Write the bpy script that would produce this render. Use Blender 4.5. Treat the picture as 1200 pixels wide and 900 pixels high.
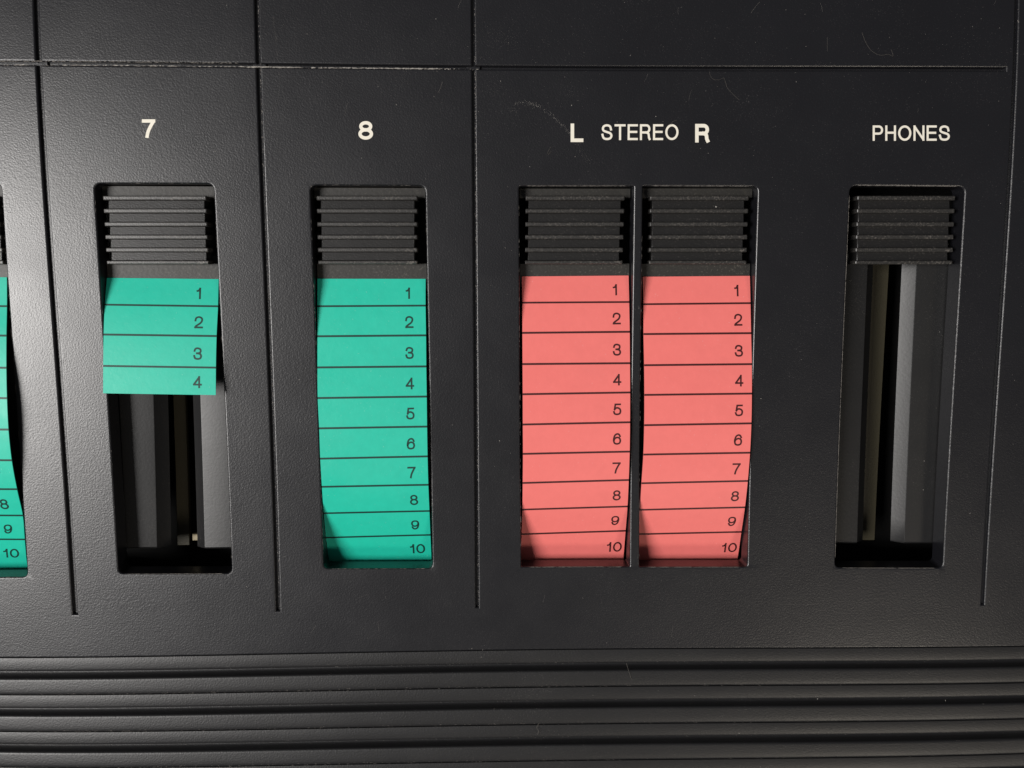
import bpy, bmesh, math, random
from mathutils import Vector, Matrix
random.seed(7)
sc = bpy.context.scene
for o in list(bpy.data.objects):
    bpy.data.objects.remove(o)
C = sc.collection
MM = 0.001

# ---------------------------------------------------------------- camera
ANG = (-0.13195241, -0.03492290, -0.00137741)      # tilt, yaw, roll of the hand-held phone
def rot(rx, ry, rz):
    return Matrix.Rotation(rz, 3, 'Z') @ Matrix.Rotation(ry, 3, 'Y') @ Matrix.Rotation(rx, 3, 'X')
ROT = rot(*ANG)
CAM = Vector((0, 0, 120.0))
FPX = 960.0
cd = bpy.data.cameras.new('camera'); co = bpy.data.objects.new('camera', cd); C.objects.link(co)
cd.sensor_width = 36; cd.lens = FPX / 1200 * 36; cd.clip_start = 0.005; cd.clip_end = 50
co.matrix_world = Matrix.Translation(CAM * MM) @ ROT.to_4x4()
sc.camera = co

# ---------------------------------------------------------------- world, lamps, exposure
w = bpy.data.worlds.new('World'); sc.world = w; w.use_nodes = True
w.node_tree.nodes['Background'].inputs[0].default_value = (0.96, 0.96, 1.0, 1)
w.node_tree.nodes['Background'].inputs[1].default_value = 0.075
def area(name, loc, target, sx, sy, power, col):
    l = bpy.data.lights.new(name, 'AREA'); l.shape = 'RECTANGLE'; l.size = sx; l.size_y = sy
    l.energy = power; l.color = col
    o = bpy.data.objects.new(name, l); C.objects.link(o)
    o.location = loc
    o.rotation_euler = (Vector(target) - Vector(loc)).to_track_quat('-Z', 'Y').to_euler()
    return o
area('window_light', (-0.64, -0.03, 0.74), (0, 0, 0), 0.34, 0.42, 11.8, (1.0, 0.97, 0.94))
area('ceiling_lamp', (0.46, -0.62, 0.80), (0, 0, 0), 0.22, 0.22, 2.3, (1.0, 0.90, 0.76))
sc.view_settings.view_transform = 'Standard'
sc.view_settings.look = 'None'
sc.view_settings.exposure = 0
sc.view_settings.gamma = 1

# ---------------------------------------------------------------- the gently warped panel
BOW = [(2.726,2,0),(0.432,0,2),(-0.255,1,1),(0.569,3,0),(-1.898,0,3),(-0.618,2,1),(0.199,1,2),(-1.278,4,0),(-0.587,0,4),(-1.415,2,2)]
def bow(X, Y):
    x = max(-82, min(82, X)) / 75.; y = max(-80, min(44, Y)) / 56.
    return sum(a * x**i * y**j for a, i, j in BOW)
def at(px, py, dz=0.0):
    """flat panel coordinates (mm) of the point seen at px,py in the 1200x900 photograph, dz above the panel"""
    d = ROT @ Vector((px - 600, 450 - py, -FPX))
    z = dz
    for _ in range(25):
        t = (z - CAM.z) / d.z
        X = CAM.x + t * d.x; Y = CAM.y + t * d.y
        z = bow(X, Y) + dz
    return Vector((X, Y, dz))
def warp(v):
    return Vector((v[0], v[1], v[2] + bow(v[0], v[1]))) * MM

# ---------------------------------------------------------------- materials
def new_mat(name):
    m = bpy.data.materials.new(name); m.use_nodes = True
    nt = m.node_tree; b = nt.nodes['Principled BSDF']
    return m, nt, b
def node(nt, t, **kw):
    n = nt.nodes.new(t)
    for k, v in kw.items():
        if k.startswith('i_'):
            n.inputs[k[2:].replace('_', ' ')].default_value = v
        else: setattr(n, k, v)
    return n
def noise(nt, vec, scale, detail=3, rough=0.55):
    n = node(nt, 'ShaderNodeTexNoise'); n.inputs['Scale'].default_value = scale
    n.inputs['Detail'].default_value = detail; n.inputs['Roughness'].default_value = rough
    nt.links.new(vec, n.inputs['Vector']); return n.outputs['Fac']
def ramp(nt, fac, p0, p1, c0, c1):
    r = node(nt, 'ShaderNodeMapRange'); r.inputs['From Min'].default_value = p0; r.inputs['From Max'].default_value = p1
    r.inputs['To Min'].default_value = c0; r.inputs['To Max'].default_value = c1
    nt.links.new(fac, r.inputs['Value']); return r.outputs['Result']
def mixc(nt, fac, a, b):
    m = node(nt, 'ShaderNodeMix', data_type='RGBA')
    if hasattr(fac, 'links'): nt.links.new(fac, m.inputs['Factor'])
    else: m.inputs['Factor'].default_value = fac
    for s, v in (('A', a), ('B', b)):
        idx = 6 if s == 'A' else 7
        if hasattr(v, 'links'): nt.links.new(v, m.inputs[idx])
        else: m.inputs[idx].default_value = (*v, 1)
    return m.outputs[2]
def plastic(name, col, dusty, rough, grain=0.05, gscale=2300, dustcol=(0.22, 0.20, 0.18), dscale=1500, dthr=0.62, spec=0.5):
    m, nt, b = new_mat(name)
    tc = node(nt, 'ShaderNodeTexCoord').outputs['Object']
    big = noise(nt, tc, 45, 4)
    base = mixc(nt, ramp(nt, big, 0.3, 0.7, 0, 1), [c * 0.93 for c in col], [c * 1.08 for c in col])
    # worn, dusty film: patches broken up by a fine grain
    patch = ramp(nt, noise(nt, tc, 60, 5, 0.65), 0.42, 0.75, 0.15, 1)
    fine = ramp(nt, noise(nt, tc, dscale * 6, 2, 0.6), dthr, dthr + 0.14, 0, 1)
    mul = node(nt, 'ShaderNodeMath', operation='MULTIPLY'); nt.links.new(patch, mul.inputs[0]); nt.links.new(fine, mul.inputs[1])
    mul2 = node(nt, 'ShaderNodeMath', operation='MULTIPLY'); nt.links.new(mul.outputs[0], mul2.inputs[0]); mul2.inputs[1].default_value = dusty
    nt.links.new(mixc(nt, mul2.outputs[0], base, dustcol), b.inputs['Base Color'])
    rr = ramp(nt, noise(nt, tc, 120, 5, 0.6), 0.3, 0.7, rough - 0.02, rough + 0.02)
    nt.links.new(rr, b.inputs['Roughness'])
    b.inputs['Specular IOR Level'].default_value = spec
    g = noise(nt, tc, gscale, 2, 0.5)
    bp = node(nt, 'ShaderNodeBump'); bp.inputs['Strength'].default_value = 1.0
    bp.inputs['Distance'].default_value = grain * MM
    nt.links.new(g, bp.inputs['Height']); nt.links.new(bp.outputs[0], b.inputs['Normal'])
    return m
M_panel = plastic('grained_black_plastic', (0.0085, 0.0086, 0.0108), 0.42, 0.335, grain=0.021, gscale=4300, spec=0.62, dscale=1000, dustcol=(0.16, 0.15, 0.15))
M_ridge = plastic('matt_ridge_plastic', (0.0105, 0.0105, 0.0115), 0.6, 0.43, grain=0.026, gscale=4300, spec=0.5, dscale=900, dustcol=(0.15, 0.14, 0.13))
M_knob = plastic('knob_plastic', (0.011, 0.0105, 0.0105), 1.0, 0.37, grain=0.022, gscale=5000, dthr=0.60, dscale=650, dustcol=(0.13, 0.12, 0.11), spec=0.7)
M_rib = plastic('rib_plastic', (0.021, 0.020, 0.019), 1.0, 0.42, grain=0.025, gscale=5000, dthr=0.52, dscale=650, dustcol=(0.20, 0.18, 0.16), spec=0.7)
M_plate = plastic('carrier_plastic', (0.022, 0.0205, 0.018), 0.9, 0.5, grain=0.02, dthr=0.58, dscale=600, dustcol=(0.13, 0.12, 0.10))
M_rail = plastic('rail_plastic', (0.010, 0.010, 0.0105), 0.6, 0.42, grain=0.01)
M_dark = plastic('inner_black', (0.010, 0.010, 0.010), 0.1, 0.5, grain=0.01)
M_olive = plastic('contact_board', (0.040, 0.034, 0.018), 0.3, 0.6, grain=0.02)
def flat(name, col, rough=0.6, noise_amt=0.06, spec=0.4, worn=None):
    m, nt, b = new_mat(name)
    tc = node(nt, 'ShaderNodeTexCoord').outputs['Object']
    f = ramp(nt, noise(nt, tc, 900, 4, 0.6), 0.3, 0.7, 0, 1)
    c = mixc(nt, f, [c * (1 - noise_amt) for c in col], [min(1, c * (1 + noise_amt)) for c in col])
    if worn:
        g = ramp(nt, noise(nt, tc, 140, 5, 0.7), 0.50, 0.80, 0, 0.30)
        c = mixc(nt, g, c, [v * worn for v in col])
        sp = ramp(nt, noise(nt, tc, 3800, 2, 0.5), 0.70, 0.78, 0, 0.45)
        c = mixc(nt, sp, c, [min(1, v * 0.6 + 0.30) for v in col])
        nt.links.new(ramp(nt, noise(nt, tc, 90, 5, 0.65), 0.3, 0.75, rough - 0.10, rough + 0.10), b.inputs['Roughness'])
        bp = node(nt, 'ShaderNodeBump'); bp.inputs['Distance'].default_value = 0.012 * MM
        nt.links.new(noise(nt, tc, 1500, 3, 0.6), bp.inputs['Height']); nt.links.new(bp.outputs[0], b.inputs['Normal'])
    else:
        b.inputs['Roughness'].default_value = rough
    nt.links.new(c, b.inputs['Base Color'])
    b.inputs['Specular IOR Level'].default_value = spec
    return m
M_teal = flat('teal_label', (0.012, 0.51, 0.365), 0.46, 0.03, 0.45, worn=.84)
M_red = flat('salmon_label', (0.82, 0.185, 0.170), 0.47, 0.02, 0.35, worn=.84)
M_ink_t = flat('dark_green_ink', (0.003, 0.040, 0.030), 0.5)
M_ink_r = flat('dark_red_ink', (0.050, 0.007, 0.008), 0.5)
M_white = flat('cream_print', (0.80, 0.76, 0.66), 0.6, 0.05)
M_dust = flat('pale_dust', (0.36, 0.34, 0.31), 0.9, 0.1, 0.1)
M_lint_glint = flat('lint_and_rim_glint', (0.20, 0.185, 0.17), 0.9, 0.1, 0.1)  # also colours the highlights painted along the slot rims
M_hair = flat('hair', (0.12, 0.11, 0.10), 0.8, 0.1, 0.1)
M_cream = flat('cream_component', (0.42, 0.36, 0.24), 0.6)

# ---------------------------------------------------------------- helpers
def empty(name, label, cat, loc, group=None):
    o = bpy.data.objects.new(name, None); C.objects.link(o)
    o.empty_display_size = 0.004
    o.location = loc; o['label'] = label; o['category'] = cat
    if group: o['group'] = group
    return o
def root_loc(o):
    l = Vector((0, 0, 0))
    while o is not None:
        l += Vector(o.location); o = o.parent
    return l
def make(name, verts, faces, mat, parent=None, sharp=32, warped=True, smooth=True):
    base = root_loc(parent)
    vs = [(warp(v) if warped else Vector(v)) - base for v in verts]
    me = bpy.data.meshes.new(name); me.from_pydata([tuple(v) for v in vs], [], faces); me.update()
    me.materials.append(mat)
    if smooth:
        me.polygons.foreach_set('use_smooth', [True] * len(me.polygons))
        me.set_sharp_from_angle(angle=math.radians(sharp))
    o = bpy.data.objects.new(name, me); C.objects.link(o); o.parent = parent
    return o
def fix_normals(o):
    bm = bmesh.new(); bm.from_mesh(o.data); bmesh.ops.recalc_face_normals(bm, faces=bm.faces); bm.to_mesh(o.data); bm.free()

def slab(name, loops, top, thick, bevel, mat, parent, cell=3.5, res=3):
    """outlines (first-level loops and holes) in flat mm -> bevelled slab with its top face at z=top, cut into cells and warped"""
    cu = bpy.data.curves.new('tmp', 'CURVE'); cu.dimensions = '2D'; cu.fill_mode = 'BOTH'
    for lp in loops:
        s = cu.splines.new('POLY'); s.points.add(len(lp) - 1); s.use_cyclic_u = True
        for p, q in zip(s.points, lp): p.co = (q[0], q[1], 0, 1)
    cu.bevel_depth = bevel; cu.bevel_resolution = res; cu.offset = -bevel
    cu.extrude = thick / 2 - bevel
    ob = bpy.data.objects.new('tmp', cu); C.objects.link(ob)
    dg = bpy.context.evaluated_depsgraph_get(); dg.update()
    me = bpy.data.meshes.new_from_object(ob.evaluated_get(dg))
    bpy.data.objects.remove(ob)
    bm = bmesh.new(); bm.from_mesh(me)
    bmesh.ops.remove_doubles(bm, verts=bm.verts, dist=1e-4)
    bmesh.ops.translate(bm, verts=bm.verts, vec=(0, 0, top - thick / 2))
    xs = [v.co.x for v in bm.verts]; ys = [v.co.y for v in bm.verts]
    for ax, lo, hi in ((0, min(xs), max(xs)), (1, min(ys), max(ys))):
        k = lo + cell
        while k < hi:
            co_ = (k, 0, 0) if ax == 0 else (0, k, 0); no_ = (1, 0, 0) if ax == 0 else (0, 1, 0)
            bmesh.ops.bisect_plane(bm, geom=bm.verts[:] + bm.edges[:] + bm.faces[:], dist=1e-5, plane_co=co_, plane_no=no_)
            k += cell
    bmesh.ops.recalc_face_normals(bm, faces=bm.faces)
    base = root_loc(parent)
    for v in bm.verts: v.co = warp(v.co) - base
    bm.to_mesh(me); bm.free(); me.name = name
    me.materials.clear(); me.materials.append(mat)
    me.polygons.foreach_set('use_smooth', [True] * len(me.polygons))
    me.set_sharp_from_angle(angle=math.radians(9))
    o = bpy.data.objects.new(name, me); C.objects.link(o); o.parent = parent
    wn = o.modifiers.new('wn', 'WEIGHTED_NORMAL'); wn.keep_sharp = True
    return o
def round_quad(tl, tr, br, bl, r, n=5):
    pts = []
    cs = [Vector(c[:2]) for c in (tl, tr, br, bl)]
    for i in range(4):
        c = cs[i]; a = (cs[i - 1] - c).normalized(); b = (cs[(i + 1) % 4] - c).normalized()
        rr = r[i] if isinstance(r, (list, tuple)) else r
        p0 = c + a * rr; p1 = c + b * rr
        for k in range(n + 1):
            t = k / n
            pts.append(tuple((1 - t)**2 * p0 + 2 * t * (1 - t) * c + t * t * p1))
    return pts
def block(name, x0, x1, y0, y1, z0, z1, mat, parent, bev=0.12, ny=6):
    """box with chamfered top edges, cut along y so it follows the warp; x given as (at y0, at y1) pairs"""
    if not isinstance(x0, tuple): x0 = (x0, x0)
    if not isinstance(x1, tuple): x1 = (x1, x1)
    V = []; F = []
    ys = [y0, y0 + bev * (1 if y1 > y0 else -1)] + [y0 + (y1 - y0) * k / ny for k in range(1, ny)] + [y1 - bev * (1 if y1 > y0 else -1), y1]
    for i, y in enumerate(ys):
        t = (y - y0) / (y1 - y0); a = x0[0] + (x0[1] - x0[0]) * t; b = x1[0] + (x1[1] - x1[0]) * t
        end = i in (0, len(ys) - 1)
        zt = z1 - (bev if end else 0)
        V += [(a, y, z0), (a, y, min(zt, z1 - bev)), (a + bev, y, zt), (b - bev, y, zt), (b, y, min(zt, z1 - bev)), (b, y, z0)]
    n = len(ys)
    for i in range(n - 1):
        for k in range(6):
            k2 = (k + 1) % 6
            F.append((i * 6 + k, i * 6 + k2, (i + 1) * 6 + k2, (i + 1) * 6 + k))
    F.append(tuple(range(6))); F.append(tuple(reversed(range((n - 1) * 6, n * 6))))
    o = make(name, V, F, mat, parent, sharp=28); fix_normals(o)
    o.data.set_sharp_from_angle(angle=math.radians(28))
    return o

# ---------------------------------------------------------------- lettering: stroke glyphs
def cat(pts, n=8):
    out = []
    P = [pts[0]] + list(pts) + [pts[-1]]
    for i in range(1, len(P) - 2):
        p0, p1, p2, p3 = [Vector(p) for p in P[i - 1:i + 3]]
        for k in range(n):
            t = k / n
            out.append(tuple(0.5 * ((2 * p1) + (p2 - p0) * t + (2 * p0 - 5 * p1 + 4 * p2 - p3) * t * t + (3 * p1 - p0 - 3 * p2 + p3) * t**3)))
    out.append(tuple(pts[-1])); return out
def ell(cx, cy, rx, ry, a0=0, a1=360, n=32):
    return [(cx + rx * math.cos(math.radians(a0 + (a1 - a0) * k / n)), cy + ry * math.sin(math.radians(a0 + (a1 - a0) * k / n))) for k in range(n + 1)]
S6 = cat([(.95,.76),(.80,.94),(.52,1),(.20,.88),(.03,.60),(0,.34),(.13,.08),(.50,0),(.87,.08),(1,.32),(.88,.56),(.53,.65),(.18,.55),(.02,.36)])
GL = {
 'L': (.72, [[(0,1),(0,0),(1,0)]]),
 'T': (.80, [[(0,1),(1,1)], [(.5,1),(.5,0)]]),
 'E': (.74, [[(1,1),(0,1),(0,0),(1,0)], [(.0,.52),(.93,.52)]]),
 'R': (.80, [[(0,0),(0,1),(.62,1)] + ell(.62,.74,.32,.26,90,-90,14)[1:] + [(0,.48)], cat([(.60,.48),(.84,.38),(.90,.12),(.97,0)])]),
 'P': (.76, [[(0,0),(0,1),(.62,1)] + ell(.62,.73,.38,.27,90,-90,14)[1:] + [(0,.46)]]),
 'H': (.78, [[(0,0),(0,1)], [(1,0),(1,1)], [(0,.53),(1,.53)]]),
 'O': (.96, [ell(.5,.5,.5,.5,0,360,40)]),
 'N': (.80, [[(0,0),(0,1)], [(1,0),(1,1)], [(.03,.96),(.97,.04)]]),
 'S': (.80, [cat([(.95,.70),(.84,.92),(.50,1),(.16,.93),(.04,.74),(.16,.60),(.50,.51),(.86,.42),(1,.25),(.86,.06),(.50,0),(.14,.07),(0,.31)])]),
 '1': (.36, [[(1,0),(1,1)], cat([(0,.74),(.5,.78),(.95,.98)])]),
 '2': (.72, [cat([(.02,.66),(.12,.90),(.5,1),(.88,.90),(.98,.70),(.80,.45),(.40,.25),(.10,.10),(.03,0)]), [(.03,0),(1,0)]]),
 '3': (.72, [cat([(.04,.76),(.16,.94),(.48,1),(.84,.92),(.93,.75),(.80,.58),(.40,.53)]), cat([(.40,.53),(.84,.47),(1,.27),(.86,.06),(.48,0),(.13,.07),(0,.28)])]),
 '4': (.74, [[(.76,0),(.76,1)], [(.72,.95),(.02,.30)], [(0,.26),(1,.26)]]),
 '5': (.72, [[(.94,1),(.22,1),(.10,.52)], cat([(.10,.48),(.28,.62),(.58,.65),(.90,.53),(1,.32),(.88,.08),(.50,0),(.13,.06),(0,.25)])]),
 '6': (.72, [S6]),
 '7': (.72, [[(0,1),(1,1)], cat([(.97,.96),(.70,.65),(.46,.30),(.36,0)])]),
 '8': (.72, [ell(.5,.765,.43,.235), ell(.5,.27,.5,.27)]),
 '9': (.72, [[(1 - x, 1 - y) for x, y in S6]]),
 '0': (.74, [ell(.5,.5,.5,.5,0,360,36)]),
}
def ribbon(pts, t):
    """2D polyline -> quads, mitred, square caps"""
    P = [Vector(pts[0])]
    for p in pts[1:]:
        if (Vector(p) - P[-1]).length > 1e-4: P.append(Vector(p))
    closed = (P[0] - P[-1]).length < 1e-3
    if closed: P.pop()
    n = len(P)
    if not closed:
        P[0] = P[0] - (P[1] - P[0]).normalized() * t / 2; P[-1] = P[-1] + (P[-1] - P[-2]).normalized() * t / 2
    V = []; F = []
    for i in range(n):
        a = P[i] - P[i - 1] if (closed or i > 0) else P[1] - P[0]
        b = P[(i + 1) % n] - P[i] if (closed or i < n - 1) else a
        a = a.normalized(); b = b.normalized()
        na = Vector((-a.y, a.x)); nb = Vector((-b.y, b.x)); m = (na + nb)
        if m.length < 1e-6: m = na.copy()
        m.normalize(); k = t / 2 / max(0.35, m.dot(na))
        V += [P[i] + m * k, P[i] - m * k]
    for i in range(n if closed else n - 1):
        j = (i + 1) % n
        F.append((2 * i, 2 * i + 1, 2 * j + 1, 2 * j))
    return V, F
def word(text, width, height, t, gap=None):
    """glyph strokes scaled into a width x height box, origin at its lower left; returns strokes [(V,F)]"""
    ws = [GL[c][0] * height for c in text]
    g = (0.20 * height if gap is None else gap)
    tot = sum(ws) + g * (len(text) - 1); s = width / tot
    x = 0; out = []
    for c, wd in zip(text, ws):
        W = wd * s
        for st in GL[c][1]:
            pts = [(x + t / 2 + px * (W - t), t / 2 + py * (height - t)) for px, py in st]
            out.append(ribbon(pts, t))
        x += W + g * s
    return out
def print_flat(name, text, x0, y0, x1, y1, t, parent, mat, gap=None):
    """printed on the panel; the box runs from upper left pixel x0,y0 to lower right x1,y1"""
    a = at(x0, y1); b = at(x1, y1); c = at(x0, y0)
    W = (b - a).length; H = (c - a).length
    ux = (b - a).normalized(); uy = (c - a).normalized()
    V = []; F = []
    for k, (v, f) in enumerate(word(text, W, H, t, gap)):
        o = len(V)
        V += [a + ux * p.x + uy * p.y + Vector((0, 0, 0.018 + 0.004 * k)) for p in v]
        F += [tuple(i + o for i in q) for q in f]
    return make(name, V, F, mat, parent, smooth=False)

# ---------------------------------------------------------------- the panel
PANEL = empty('mixer_panel', 'black grained plastic face of a sound mixer with slots, grooves and cream lettering', 'mixer', (0, 0, 0))
QUADS = {  # window corners in photograph pixels: tl, tr, br, bl
 '6': ((-133,213),(1,214.5),(32,676),(-106,677)),
 '7': ((110.5,215),(250,215.3),(271.5,672),(139,672.3)),
 '8': ((363.5,217),(498.3,217.6),(506.9,666),(379.5,666.3)),
 'L': ((608.3,218.2),(742.8,218.2),(738,664),(611,664.3)),
 'R': ((753.4,218),(888,218.6),(876,664.3),(749.5,664.3)),
 'P': ((996.3,217.6),(1131,218.8),(1105,665.5),(978.8,665.2))}
WIN = {k: [at(*c) for c in v] for k, v in QUADS.items()}
XL, XR, YT, YB = -112, 116, 66, -56.58
gx = {'0': -90.8, '1': -60.93, '2': -31.07, '3': -1.19, '5': 75.88}
hw = {'0': .30, '1': .31, '2': .24, '3': .19, '5': .21}
GB = -49.9; TY = 28.98; TH = .22
def tline(x):   # the cross groove wanders a little in y
    return at(600 + x * 7.4, 72.5 + (600 + x * 7.4) * 0.0095).y
T1, T0 = TY + TH, TY - TH
main = [(XL, T0)]
for k in '0123':
    main += [(gx[k] - hw[k], T0), (gx[k] - hw[k], GB), (gx[k] + hw[k], GB), (gx[k] + hw[k], T0)]
TE = 74.6
main += [(TE, T0), (TE, T1), (gx['3'] + hw['3'], T1), (gx['3'] + hw['3'], YT), (gx['5'] - hw['5'], YT), (gx['5'] - hw['5'], GB),
         (gx['5'] + hw['5'], GB), (gx['5'] + hw['5'], YT), (XR, YT), (XR, YB), (XL, YB)]
loops = [main, [(XL, T1), (XL, YT), (gx['0'] - hw['0'], YT), (gx['0'] - hw['0'], T1)]]
for a, b in ('01', '12', '23'):
    loops.append([(gx[a] + hw[a], T1), (gx[b] - hw[b], T1), (gx[b] - hw[b], YT), (gx[a] + hw[a], YT)])
for k, q in WIN.items():
    rt = (1.0, 1.0, .8, .8) if k in '678P' else ((.35, .2, .2, .2) if k == 'L' else (.2, .8, .6, .2))
    loops.append(round_quad(*q, [max(.05, r) for r in rt]))
WALL = 3.3
slab('faceplate', loops, 0, WALL, 0.26, M_panel, PANEL, res=4)
# floors of the moulded grooves
for k in gx:
    block('groove_floor', gx[k] - 1.0, gx[k] + 1.0, GB - .8, YT - .3, -2.6, -0.55, M_panel, PANEL, ny=20)
V = []; F = []
xs = [XL + (75.45 - XL) * k / 60 for k in range(61)]
for x in xs:
    V += [(x, TY - .9, -0.9), (x, TY + .9, -0.9), (x, TY + .9, -1.5), (x, TY - .9, -1.5)]
for i in range(60):
    for k in range(4): F.append((4 * i + k, 4 * i + (k + 1) % 4, 4 * i + 4 + (k + 1) % 4, 4 * i + 4 + k))
o = make('groove_floor', V, F, M_panel, PANEL); fix_normals(o)

# the moulded ridges along the lower edge
crease = [-56.58, -62.41, -68.21, -73.85, -79.6, -85.3, -91.0]
groove = [-59.44, -65.23, -70.95, -76.7, -82.4, -88.1, -93.8]
def ridge(prof):
    n = 76; V = []; F = []; m = len(prof)
    for i in range(n + 1):
        x = XL + (XR - XL) * i / n
        V += [(x, y, z) for y, z in prof]
    for i in range(n):
        for k in range(m - 1): F.append((i * m + k, i * m + k + 1, (i + 1) * m + k + 1, (i + 1) * m + k))
        F.append((i * m + m - 1, i * m, (i + 1) * m, (i + 1) * m + m - 1))
    F.append(tuple(range(m))); F.append(tuple(reversed(range(n * m, n * m + m))))
    o = make('ridge', V, F, M_ridge, PANEL, sharp=50); fix_normals(o); o.data.set_sharp_from_angle(angle=math.radians(50))
def lower(c, g):
    return [(c - .02, -.55), (c - .12, -.55), (c - .17, -.27), (c - .23, -.25), (g + 1.0, -.28), (g + .74, -.30), (g + .60, -.40), (g + .50, -.60), (g + .38, -1.30), (g + .16, -1.5), (g, -1.55)]
def upper(g, c):
    return [(g, -1.55), (g - .16, -1.5), (g - .36, -1.25), (g - .44, -.45), (g - .50, -.28), (g - .58, -.16), (g - .72, -.12), (g - .9, -.10), (c + 1.1, -.04), (c + .55, -.035), (c + .28, -.06), (c + .12, -.11), (c + .05, -.18), (c - .02, -.55)]
ridge([(crease[0] + .6, -3), (crease[0] + .6, -.6)] + lower(crease[0], groove[0]) + [(groove[0], -3)])
for i in range(6):
    ridge([(groove[i], -3)] + upper(groove[i], crease[i + 1]) + lower(crease[i + 1], groove[i + 1])[1:] + [(groove[i + 1], -3)])

# casing under the face
def plain_box(name, x0, x1, y0, y1, z0, z1, mat, parent):
    V = [(x, y, z) for z in (z0, z1) for y in (y0, y1) for x in (x0, x1)]
    F = [(0,2,3,1),(4,5,7,6),(0,1,5,4),(2,6,7,3),(0,4,6,2),(1,3,7,5)]
    return make(name, [Vector(v) * MM for v in V], F, mat, parent, warped=False, smooth=False)
plain_box('bottom_plate', XL + 1, XR - 1, -93, YT - 1, -22, -16, M_dark, PANEL)
for nm, b in (('side_wall', (XL + 1, XL + 3, -93, YT - 1)), ('side_wall', (XR - 3, XR - 1, -93, YT - 1)),
              ('end_wall', (XL + 3, XR - 3, -93, -91)), ('end_wall', (XL + 3, XR - 3, YT - 3, YT - 1))):
    plain_box(nm, b[0], b[1], b[2], b[3], -16, -4.5, M_dark, PANEL)
# inner skirt ledge seen along the lower end of the open slots, guide rails and contact boards
RZ = -3.45
def rails(key, lr, rr, ytop, ybot_px, deep):
    (l0, l1, l0b, l1b), (r0, r1, r0b, r1b) = lr, rr
    yt = at(600, ytop).y
    for side, (a, b, ab, bb) in enumerate(((l0, l1, l0b, l1b), (r0, r1, r0b, r1b))):
        pa, pb = at(a, ytop, RZ), at(b, ytop, RZ); qa, qb = at(ab, ybot_px, RZ), at(bb, ybot_px, RZ)
        y0 = (qa.y + qb.y) / 2; y1 = (pa.y + pb.y) / 2 + 2.5
        CH = 1.55
        V = []; F = []; n = 12
        ks = [0, .006] + [k / n for k in range(1, n)] + [.994, 1]
        for k in ks:
            y = y0 + (y1 - y0) * k; xa = qa.x + (pa.x - qa.x) * k; xb = qb.x + (pb.x - qb.x) * k; e = -.22 if k in (0, 1) else 0
            if side == 0: prof = [(xa, RZ - 2.0), (xa, RZ + e), (xb - .12, RZ + e), (xb, RZ - .03 + e), (xb + .08, RZ - .14 + e), (xb + CH, RZ - 1.55), (xb + .3, RZ - 2.0)]
            else: prof = [(xa - .3, RZ - 2.0), (xa - CH, RZ - 1.35), (xa - .08, RZ - .12 + e), (xa, RZ - .03 + e), (xa + .12, RZ + e), (xb, RZ + e), (xb, RZ - 2.0)]
            V += [(x, y, z) for x, z in prof]
        for k in range(len(ks) - 1):
            for m in range(7): F.append((k * 7 + m, k * 7 + (m + 1) % 7, k * 7 + 7 + (m + 1) % 7, k * 7 + 7 + m))
        F.append(tuple(range(7))); F.append(tuple(reversed(range((len(ks) - 1) * 7, len(ks) * 7))))
        o = make('guide_rail', V, F, M_rail, PANEL); fix_normals(o); o.data.set_sharp_from_angle(angle=math.radians(24))
    a, b, ab, bb = deep
    DZ = -8.5
    pa, pb = at(a, ytop, DZ), at(b, ytop, DZ); qa, qb = at(ab, ybot_px - 4, DZ), at(bb, ybot_px - 4, DZ)
    block('contact_board', (qa.x, pa.x), (qb.x, pb.x), qa.y, pa.y + 3, DZ - 1, DZ, M_olive, PANEL, bev=.05)
rails('P', (985, 1016.5, 972, 1004.5), (1074, 1121, 1060, 1108), 314, 637, (1022, 1042, 1008, 1025))
rails('7', (132, 176, 148, 184), (230, 272, 240, 284), 318, 643, (198, 212, 208, 222))
# small cream part glimpsed deep in slot 7
p = at(229, 630, -8.0)
block('spring_clip', p.x - .5, p.x + .5, p.y - .5, p.y + .5, -8.9, -8.0, M_cream, PANEL, bev=.15, ny=3)

# printed names
print_flat('printed_number', '7', 166.3, 139.8, 182.0, 161.6, .46, PANEL, M_white)
print_flat('printed_number', '8', 420.0, 141.9, 437.2, 163.7, .46, PANEL, M_white)
print_flat('printed_letter', 'L', 668.7, 144.8, 683.6, 166.5, .50, PANEL, M_white)
print_flat('printed_letter', 'R', 814.6, 145.2, 831.6, 167.0, .50, PANEL, M_white)
print_flat('printed_word', 'STEREO', 704.8, 145.6, 794.9, 164.2, .30, PANEL, M_white, .33)
print_flat('printed_word', 'PHONES', 1022.6, 147.0, 1112.8, 165.0, .30, PANEL, M_white, .33)

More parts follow.
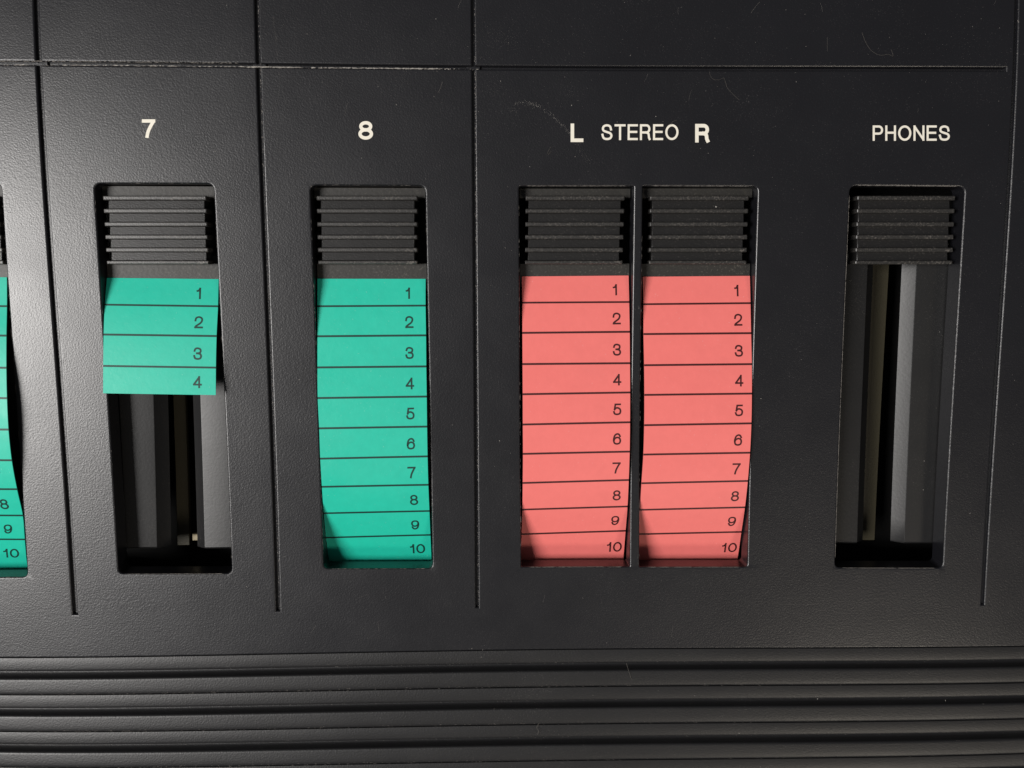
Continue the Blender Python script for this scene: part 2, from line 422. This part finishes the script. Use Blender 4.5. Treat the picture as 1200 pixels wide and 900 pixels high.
# ---------------------------------------------------------------- faders
ROWH = [229.5, 244.5, 260.0, 275.1, 290.2, 305.4]      # upper edge of each grip rib
def fader(key, label, knob, tilt, strip, group):
    q = WIN[key]
    cx = (at(knob[0], 270).x + at(knob[1], 270).x) / 2
    base = warp((cx, at(600, 270).y, -6))
    R_ = empty('fader', label, 'fader', base, group)
    kt, kb, dx = ROWH[0], 309.6, tilt
    # skewed frame of the knob: left/right edge at top and bottom, on its own level
    KZ = -0.45
    tl, tr = at(knob[0], kt, KZ), at(knob[1], kt, KZ); bl, br = at(knob[2], kb, KZ), at(knob[3], kb, KZ)
    def P(u, py, z):
        s = (py - kt) / (kb - kt); L = tl.lerp(bl, s); Rr = tr.lerp(br, s); p = L.lerp(Rr, u); return Vector((p.x, p.y, z))
    ins = .43 / (tr - tl).length
    # body between the ribs
    V = []; F = []
    prof = []
    for i in range(6):
        y = ROWH[i]
        prof.append((y + 2.5, KZ - .95))
        if i < 5: prof += [(y + 5.3, KZ - .70), (ROWH[i + 1] - .6, KZ - .56)]
    prof = [(kt + .6, -6.0), (kt + .6, KZ - .9)] + prof + [(kb - .9, KZ - .95), (kb - .6, -6.0)]
    for u in (ins, ins + .006, .5, 1 - ins - .006, 1 - ins):
        edge = u in (ins, 1 - ins)
        V += [P(u, y, z - (.07 if edge and z > -2 else 0)) for y, z in prof]
    m = len(prof)
    for i in range(4):
        for k in range(m - 1): F.append((i * m + k, i * m + k + 1, (i + 1) * m + k + 1, (i + 1) * m + k))
    F.append(tuple(range(m))); F.append(tuple(reversed(range(4 * m, 5 * m))))
    o = make('knob', V, F, M_knob, R_, sharp=25); fix_normals(o); o.data.set_sharp_from_angle(angle=math.radians(25))
    for i in range(6):
        y0 = ROWH[i]; y1 = y0 + (5.0 if i < 5 else 4.2)
        prof2 = [(y0, -3.2), (y0, KZ - .10), (y0 + .9, KZ), (y1 - .9, KZ + .0), (y1, KZ - .10), (y1, -3.2)]
        V = []; F = []
        us = (0, .008, .25, .5, .75, .992, 1)
        for u in us:
            e = u in (0, 1)
            V += [P(u, y, z - (.09 if e and z > -2 else 0)) for y, z in prof2]
        for a in range(len(us) - 1):
            for k in range(6): F.append((a * 6 + k, a * 6 + (k + 1) % 6, a * 6 + 6 + (k + 1) % 6, a * 6 + 6 + k))
        F.append(tuple(range(6))); F.append(tuple(reversed(range((len(us) - 1) * 6, len(us) * 6))))
        o = make('grip_rib', V, F, M_rib, R_, sharp=25); fix_normals(o); o.data.set_sharp_from_angle(angle=math.radians(25))
    if strip is None:
        block('slider_foot', P(ins * 1.5, 240, 0).x, P(1 - ins * 1.5, 240, 0).x, P(0, 300, 0).y, P(0, 238, 0).y, -9, -6.0, M_dark, R_)
        return R_
    mat, ink, rows, zs = strip
    Ls = [at(r[0], r[1], z) for r, z in zip(rows, zs)]; Rs = [at(r[2], r[3], z) for r, z in zip(rows, zs)]
    nrow = len(rows) - 1
    full = nrow == 10
    if full:   # the end tucks in under the lower lip of the slot
        Ls.append(Ls[-1] + (Ls[-1] - Ls[-2]) * .55 + Vector((0, 0, -.5))); Rs.append(Rs[-1] + (Rs[-1] - Rs[-2]) * .55 + Vector((0, 0, -.5)))
    # carrier plate under knob and strip
    m0 = (Ls[0].y + Rs[0].y) / 2
    ql, qr = q[0], q[1]
    yb = m0 - 1.6; yt_ = q[0].y + 1.5
    def wx(side, y, pad):     # slot edge at height y
        a, b = (q[0], q[3]) if side == 0 else (q[1], q[2])
        s = (y - a.y) / (b.y - a.y); return a.x + (b.x - a.x) * s + pad
    for a_, b_ in ((yb, P(0, 308.6, 0).y), (P(0, 231, 0).y, yt_ - 1.6)):
        block('carrier_plate', (wx(0, a_, .12), wx(0, b_, .12)), (wx(1, a_, -.12), wx(1, b_, -.12)), a_, b_, zs[0] - .9, zs[0] - .14, M_plate, R_, bev=.06, ny=3)
    def cr(P_, s):
        i = min(int(s), len(P_) - 2); t = s - i
        a = P_[i - 1] if i > 0 else P_[0] * 2 - P_[1]
        d = P_[i + 2] if i + 2 < len(P_) else P_[-1] * 2 - P_[-2]
        b, c = P_[i], P_[i + 1]
        return 0.5 * ((2 * b) + (c - a) * t + (2 * a - 5 * b + 4 * c - d) * t * t + (3 * b - a - 3 * c + d) * t**3)
    def S(u, s, lift=0):
        L = cr(Ls, s); Rr = cr(Rs, s); p = L.lerp(Rr, u)
        return Vector((p.x, p.y, p.z + lift))
    nu = 6; ns = (len(Ls) - 1) * 8
    V = []
    for dz in (0, -.13):
        V += [S(a / nu, (len(Ls) - 1) * b / ns * .9999, dz) for b in range(ns + 1) for a in range(nu + 1)]
    N = (ns + 1) * (nu + 1); W_ = nu + 1
    F = [(b * W_ + a, (b + 1) * W_ + a, (b + 1) * W_ + a + 1, b * W_ + a + 1) for b in range(ns) for a in range(nu)]
    F += [tuple(N + i for i in reversed(f)) for f in F]
    for b in range(ns):
        F.append((b * W_, N + b * W_, N + (b + 1) * W_, (b + 1) * W_)); F.append((b * W_ + nu, (b + 1) * W_ + nu, N + (b + 1) * W_ + nu, N + b * W_ + nu))
    for a in range(nu):
        F.append((a, a + 1, N + a + 1, N + a)); e = ns * W_; F.append((e + a, N + e + a, N + e + a + 1, e + a + 1))
    st = make('label_strip', V, F, mat, R_, sharp=30); fix_normals(st); st.data.set_sharp_from_angle(angle=math.radians(30))
    for k in range(1, nrow + (1 if full else 0)):
        if k > 9: break
        h = .033; V = []; F = []
        for a in range(9):
            V += [S(a / 8, k - h, .012), S(a / 8, k + h, .012)]
        for a in range(8): F.append((2 * a, 2 * a + 1, 2 * a + 3, 2 * a + 2))
        make('row_line', V, F, ink, st, smooth=False)
    Wm = (Rs[3] - Ls[3]).length
    right = strip_right[key]
    for k in range(nrow):
        txt = str(k + 1)
        H = 1.75; wd = {'1': .62, '10': 2.3}.get(txt, 1.22)
        ur = right + (.045 if txt == '10' else 0) - (.03 if txt == '1' else 0) + (.012 if k >= 7 else 0)
        V = []; F = []
        rowlen = (cr(Ls, k + 1) - cr(Ls, k)).length if k else 4.35
        s1 = k + .755; 
        for j, (v, f) in enumerate(word(txt, wd, H, .255, .28)):
            o_ = len(V)
            V += [S(ur - (wd - p.x) / Wm, s1 - p.y / rowlen if k else s1 - p.y / 4.1, .014 + .004 * j) for p in v]
            F += [tuple(i + o_ for i in qd) for qd in f]
        make('printed_number', V, F, ink, st, smooth=False)
    return R_
strip_right = {'6': .88, '7': .875, '8': .885, 'L': .918, 'R': .920}
Zb = [-1.75, -1.0, -.35, .1, .5, .7, .6, .3, -.8, -2.4, -4.2]
rows8 = [(372,326.6,498.7,326.8),(372,358.9,498.7,358.1),(372,394.1,499.2,393),(372,430.6,499.5,429.4),(372.3,466.5,500,464.7),(374,502,500.4,499.9),
         (375.3,537.5,501,534.8),(377.2,570.5,501.9,568.1),(379.4,601.5,503.2,598.8),(382.2,630,504.4,626.8),(385.3,656,505.6,653.5)]
rowsL = [(611.5,324.0,736.6,322.9),(612,354.7,737.3,353.9),(612.2,390.1,737.9,388.8),(612.4,426.7,738.2,425.6),(612.6,462,738.4,459.9),(612.7,497.5,738.3,494.8),
         (612.9,531.9,737.9,529.2),(612.6,566,736.8,562.5),(612.2,597.2,735.4,593.5),(611.3,626,733.1,622),(610.2,655.3,730.6,652.7)]
rowsR = [(753.3,324.3,878.7,323.3),(753.9,356.5,879.5,355.2),(754.2,391.5,880.2,390.4),(754.9,428,881,426.7),(755.2,462.8,881.1,461.2),(755,498.3,880.5,496.1),
         (754,532.7,878.9,530.5),(751.8,566.3,876.3,563.6),(749.8,597.5,873,594.5),(746.9,626,868.8,623.3),(744,656,864.5,653)]
rows7 = [(125.3,325.6,256.2,327),(122.8,357,255.4,358.9),(121.4,392,253.7,393.8),(120.9,428.8,252.9,430.8),(120.8,460.9,252.8,463)]
rx6 = [8,8,7.4,7.3,8,9.8,13.6,19.8,26.6,29.0,31.5]; ry6 = [324.8,358.7,393.2,430.9,466.5,503.3,539.3,573.2,604,632,659]
rows6 = [(x - wd, y - .8, x, y + .1) for x, y, wd in zip(rx6, ry6, [131,132.5,133.5,134.5,134.5,134,133,131,129,128,127])]
Z6 = [-1.75, -.8, .4, 1.3, 1.8, 1.9, 1.5, .6, -.8, -2.4, -4.2]
fader('6', 'black ribbed fader at the left edge, cut by the frame, above a green label strip', (-122, -3, -118, 4), 0, (M_teal, M_ink_t, rows6, Z6), 'faders with green label strips')
fader('7', 'black ribbed fader under the cream 7 with a short green strip ending at 4', (120.3, 241.3, 125, 244.3), 0, (M_teal, M_ink_t, rows7, [-1.75, -.6, .4, 1.2, 1.8]), 'faders with green label strips')
fader('8', 'black ribbed fader under the cream 8, with a full green strip', (371, 489, 373, 488.8), 0, (M_teal, M_ink_t, rows8, Zb), 'faders with green label strips')
fader('L', 'black ribbed fader in the slot nearer the bold L, with a salmon label strip', (616.4, 732.2, 615.6, 729.5), 0, (M_red, M_ink_r, rowsL, Zb), 'faders with salmon label strips')
fader('R', 'black ribbed fader nearer the bold R, with a salmon strip and a pale speck', (762.3, 877.7, 761, 874.7), 0, (M_red, M_ink_r, rowsR, Zb), 'faders with salmon label strips')
fader('P', 'black ribbed fader under the word PHONES, without a label strip', (1005.3, 1119.8, 1002.6, 1116.3), 0, None, None)

# ---------------------------------------------------------------- lint, dust, scuffs and painted rim highlights
def tube_pts(pts, r, V, F):
    n0 = len(V); k = 4; pts = [Vector(p) for p in pts]
    for i, p in enumerate(pts):
        d = (pts[min(i + 1, len(pts) - 1)] - pts[max(i - 1, 0)]).normalized()
        s = d.cross(Vector((0, 0, 1))).normalized() if abs(d.z) < .99 else Vector((1, 0, 0)); u = s.cross(d)
        for a in range(k):
            an = math.pi / 2 * a; V.append(p + (s * math.cos(an) + u * math.sin(an)) * r)
    for i in range(len(pts) - 1):
        for a in range(k):
            b = (a + 1) % k; F.append((n0 + i * k + a, n0 + i * k + b, n0 + i * k + k + b, n0 + i * k + k + a))
def fibre(label, px, r=.022, lift=.03):
    P_ = [at(x, y, 0) for x, y in px]; P_ = [Vector(p) for p in cat([(p.x, p.y, lift + (.12 if 0 < i < len(P_) - 1 else 0)) for i, p in enumerate(P_)], 6)]
    V = []; F = []; tube_pts(P_, r, V, F)
    o = make('lint_fibre', V, F, M_hair, None)
    o['label'] = label; o['category'] = 'fibre'; o['group'] = 'lint fibres on the panel'
fibre('thin curved hair on the upper right of the panel, above the cross groove', [(1010,38),(1014,50),(1021,60),(1031,65),(1040,64),(1046,66),(1044,58)], .014)
fibre('faint looped hair hanging below the cross groove, right of the bold R', [(831,84),(834,92),(842,94),(848,92),(852,103),(860,112),(866,117)], .013)
fibre('tiny pale hook of lint touching the top of the O of STEREO', [(786,147),(788,143),(793,141)], .02)
fibre('short pale lint thread across the dark groove at the bottom, below the salmon strips', [(734,777),(737,787),(740,796)], .022)
fibre('s-shaped pale lint thread lying on the lower ridges near the middle', [(632,847),(629,852),(631,856),(630,861)], .028)
fibre('small pale loop of lint on the panel under the arc-shaped scuff', [(646,172),(642,178),(643,181),(646,177)], .018)
DV = []; DF = []; DI = []; DM = 0
def speck(px, py, s, dz=0.0, el=1.0):
    p = at(px, py, dz); a0 = random.random() * 6.28; n = random.choice((4, 5, 6)); b = len(DV)
    ang = random.random() * 3.14; ca, sa = math.cos(ang), math.sin(ang)
    for k in range(n):
        a = a0 + 6.28 * k / n; rr = s * random.uniform(.6, 1.2)
        x, y = rr * math.cos(a) * el, rr * math.sin(a) / el
        DV.append(Vector((p.x + x * ca - y * sa, p.y + x * sa + y * ca, dz + .004)))
    DV.append(Vector((p.x, p.y, dz + .004 + s * .55)))
    for k in range(n): DF.append((b + k, b + (k + 1) % n, b + n)); DI.append(int(DM))
def clear(px, py):
    p = at(px, py)
    for q in WIN.values():
        s = (p.y - q[0].y) / (q[3].y - q[0].y)
        if -.01 < s < 1.01:
            a = q[0].x + (q[3].x - q[0].x) * s; b = q[1].x + (q[2].x - q[1].x) * s
            if a - .2 < p.x < b + .2: return False
    for k in gx:
        if p.y > GB and abs(p.x - gx[k]) < .5: return False
    return abs(p.y - TY) > .35
def rz(py, px):   # height of the ridges at that place
    y = at(px, py).y
    if y > crease[0]: return 0
    for g in groove:
        if abs(y - g) < .75: return None
    return -.2
DM = 0
for _ in range(1300):
    DM = random.random() < .75
    px, py = random.uniform(-40, 1240), random.uniform(-30, 930)
    if not clear(px, py): continue
    z = rz(py, px)
    if z is None: continue
    speck(px, py, min(.11, random.expovariate(1 / .016) + .014), z, random.uniform(1, 1.7))
DM = 0
for px, py, s in ((265.5,746,.24),(360,689,.22),(378,662,.09),(449,690,.10),(534,443,.12),(542,521,.12),(564,770,.13),(404,731,.10),
                  (843,732,.20),(914,243,.08),(1017,172,.08),(934,269,.10),(521,298,.10),(351,642,.10),(678,875,.15),(866,859,.13),
                  (814,815,.1),(958,819,.15),(1108,821,.13),(711,25,.14),(362,36,.17),(1174,665,.18),(312,809,.14),(567,705,.09),(917,560,.08),(1043,128,.09)):
    z = rz(py, px)
    speck(px, py, s * .62, z or -.2, 1.3)
def trail(pts, n, spread, smin, smax, el=1.6):
    c = cat(pts, 12)
    for _ in range(n):
        x, y = random.choice(c); x += random.gauss(0, spread); y += random.gauss(0, spread)
        if clear(x, y): speck(x, y, random.uniform(smin, smax), 0, random.uniform(1, el))
DM = 0
trail([(604,121),(618,120),(632,125),(648,137),(660,148),(668,156)], 260, 1.1, .008, .032)
DM = 1
trail([(676,169),(683,180),(692,190)], 60, 1.6, .008, .03)
trail([(600,128),(606,133)], 20, 2, .01, .03)
trail([(320,20),(323,45),(326,72)], 260, .6, .006, .016)
trail([(327,85),(327,108),(323,128)], 180, .5, .006, .014)
trail([(370,170),(380,193),(395,212)], 160, .8, .006, .018)
for cx, cy, n, sp in ((595,45,120,9),(575,42,70,7),(400,93,80,8),(470,92,60,6),(665,105,40,5),(580,100,40,6),(960,74,14,3),(1172,76,40,4),(1130,20,30,12),
                      (345,355,16,4),(310,770,50,6),(405,812,40,6),(350,790,30,10),(675,765,40,14),(690,820,60,16),(760,812,30,10),(240,85,60,14),(65,55,40,12),(260,20,40,14)):
    for _ in range(n):
        x, y = random.gauss(cx, sp), random.gauss(cy, sp)
        z = rz(y, x)
        if clear(x, y) and z is not None: speck(x, y, random.uniform(.008, .026), z, 1.5)
DM = 1
for cx, cy, n, sp in ((200,35,160,70),(420,45,260,70),(640,60,160,60),(130,110,120,50),(240,110,160,40),(430,105,160,60),(640,130,140,45),(900,50,90,90),(1130,60,120,45),(60,690,60,50),(400,720,60,60),(300,480,60,60)):
    for _ in range(n):
        x, y = random.gauss(cx, sp), random.gauss(cy, sp * .45)
        if clear(x, y): speck(x, y, random.uniform(.008, .030), 0, random.uniform(1, 2.2))
# light wear and dirt along the lips of the grooves
DM = 1
for k, cnt in (('1', 40), ('2', 260), ('3', 300), ('5', 60)):
    for _ in range(cnt):
        y = random.uniform(GB, YT - 22)
        x = gx[k] + hw[k] + random.gauss(.03, .05)
        s_ = random.uniform(.015, .045); b = len(DV); q_ = s_ * random.uniform(1, 4)
        DV.extend([Vector((x - s_, y, -.03)), Vector((x, y - q_, -.02)), Vector((x + s_, y, .012)), Vector((x, y + q_, -.0))])
        DF.append((b, b + 1, b + 2, b + 3)); DI.append(1)
for _ in range(300):
    x = random.uniform(-76, -34); y = TY + TH + abs(random.gauss(.05, .04)); q_ = random.uniform(.03, .25); b = len(DV)
    DV.extend([Vector((x - q_, y, .01)), Vector((x, y - .03, .012)), Vector((x + q_, y, .01)), Vector((x, y + .03, .012))]); DF.append((b, b + 1, b + 2, b + 3)); DI.append(1)
for _ in range(420):
    r_ = random.random()
    x = random.uniform(-75, -20) if r_ < .3 else (random.gauss(-29, 2.2) if r_ < .55 else random.gauss(random.choice((-13, -9, -18)), 2.6)) if r_ < .97 else random.uniform(-8, 0)
    y = TY - TH - abs(random.gauss(0, .035)) + .03; q_ = random.uniform(.05, .4); b = len(DV); h_ = random.uniform(.03, .09)
    DV.extend([Vector((x - q_, y, -.02)), Vector((x, y - h_, .006)), Vector((x + q_, y, -.02)), Vector((x, y + h_, -.05))]); DF.append((b, b + 1, b + 2, b + 3)); DI.append(int(random.random() < .3))
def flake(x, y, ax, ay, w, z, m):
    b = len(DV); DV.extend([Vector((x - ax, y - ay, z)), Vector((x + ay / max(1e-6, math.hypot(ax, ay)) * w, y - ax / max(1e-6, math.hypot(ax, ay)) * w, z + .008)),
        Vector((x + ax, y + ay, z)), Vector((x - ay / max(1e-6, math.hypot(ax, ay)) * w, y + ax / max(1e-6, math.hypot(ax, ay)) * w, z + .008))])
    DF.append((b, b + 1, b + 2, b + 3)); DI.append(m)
# highlights on the slot rims, painted as pale flakes: sides tl-tr, tr-br, br-bl, bl-tl
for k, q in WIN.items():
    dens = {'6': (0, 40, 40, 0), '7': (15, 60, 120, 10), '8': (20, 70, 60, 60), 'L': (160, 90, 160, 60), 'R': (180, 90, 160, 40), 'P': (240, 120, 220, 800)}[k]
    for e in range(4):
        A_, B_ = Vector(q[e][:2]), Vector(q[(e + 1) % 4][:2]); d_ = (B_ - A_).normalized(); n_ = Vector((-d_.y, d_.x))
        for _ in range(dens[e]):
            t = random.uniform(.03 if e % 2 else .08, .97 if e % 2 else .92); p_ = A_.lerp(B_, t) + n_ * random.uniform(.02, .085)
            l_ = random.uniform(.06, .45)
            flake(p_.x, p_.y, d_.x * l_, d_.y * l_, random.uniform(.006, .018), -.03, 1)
# lint and rubbed crests along the ridges
for _ in range(700):
    c_ = random.choice(crease[1:5]); x = random.triangular(-80, 80, -60)
    flake(x, c_ + random.uniform(.03, .35), random.uniform(.03, .22), 0, random.uniform(.006, .02), -.02, 1)
for _ in range(500):
    g_ = random.choice(groove[:4]); x = random.uniform(-80, 80)
    flake(x, g_ + random.choice((-.62, .72)) + random.gauss(0, .07), random.uniform(.02, .1), random.uniform(-.03, .03), random.uniform(.010, .03), -.2, 1)
DM = 1
for _ in range(300):
    r = random.random()
    if r < .5: x = random.gauss(random.choice((325, 345, 400, 480, 500)), 16)
    elif r < .8: x = random.uniform(0, 300)
    else: x = random.uniform(300, 560)
    p = at(x, 76); px_y = 72.8 + x * .0098
    # find pixel row whose flat y is the lower lip
    lo_, hi_ = 60, 95
    for _k in range(14):
        mid = (lo_ + hi_) / 2
        if at(x, mid).y > TY - TH - .07: lo_ = mid
        else: hi_ = mid
    speck(x, lo_ + abs(random.gauss(0, .35)), random.uniform(.01, .05), -.03, 2.2)
# dust in the slots and on the knobs
DM = 1
for k, (a, b) in {'7': (128, 240), '8': (376, 484), 'L': (620, 726), 'R': (765, 870), 'P': (1008, 1112)}.items():
    for _ in range(60):
        i = random.randrange(5)
        speck(random.uniform(a, b), ROWH[i] + random.uniform(6, 13), random.uniform(.010, .028), -.45 - .62, 1.6)
DM = 0
speck(839.5, 242.5, .17, -1.05, 1.1); speck(838, 246, .1, -1.05, 1.5)
for x, y, s in ((1114,318,.16),(996.5,329,.10),(1083,540,.09),(1082,574,.1),(1097,478,.06),(1101,389,.08)): speck(x, y, s * .7, RZ + .02, 2.2)
# fine handling scratches
for _ in range(38):
    px, py = random.uniform(20, 1180), random.choice((random.uniform(0, 210), random.uniform(0, 130), random.uniform(680, 750), random.uniform(0, 750)))
    if not clear(px, py): continue
    p = at(px, py); a_ = random.gauss(1.2, .8); L_ = random.uniform(.4, 2.2); kx = random.uniform(-.3, .3); n_ = 6; w_ = random.uniform(.005, .009)
    row = []
    for k in range(n_ + 1):
        t = k / n_; q_ = (p.x + L_ * t * math.cos(a_) + kx * t * t, p.y + L_ * t * math.sin(a_)); row.append(q_)
    if any(abs(q_[0] - gx[k]) < .8 for q_ in row for k in gx) or any(abs(q_[1] - TY) < .5 for q_ in row): continue
    ok = True
    for q in WIN.values():
        if q[0].x - 1.5 < row[0][0] < q[1].x + 1.5 and q[3].y - 1.5 < row[0][1] < q[0].y + 1.5: ok = False
        if q[0].x - 1.5 < row[-1][0] < q[1].x + 1.5 and q[3].y - 1.5 < row[-1][1] < q[0].y + 1.5: ok = False
    if not ok: continue
    for k in range(n_):
        b = len(DV); (x0, y0), (x1, y1) = row[k], row[k + 1]
        DV.extend([Vector((x0 - w_, y0, .006)), Vector((x0 + w_, y0, .006)), Vector((x1 + w_, y1, .006)), Vector((x1 - w_, y1, .006))]); DF.append((b, b + 1, b + 2, b + 3)); DI.append(1)
d = make('dust', DV, DF, M_dust, None, smooth=False)  # the mesh also holds the painted rim highlights
d.data.materials.append(M_lint_glint)
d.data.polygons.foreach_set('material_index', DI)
d['kind'] = 'stuff'; d['label'] = 'pale dust specks, fine scuffs and painted slot-rim highlights over the black panel'; d['category'] = 'dust'
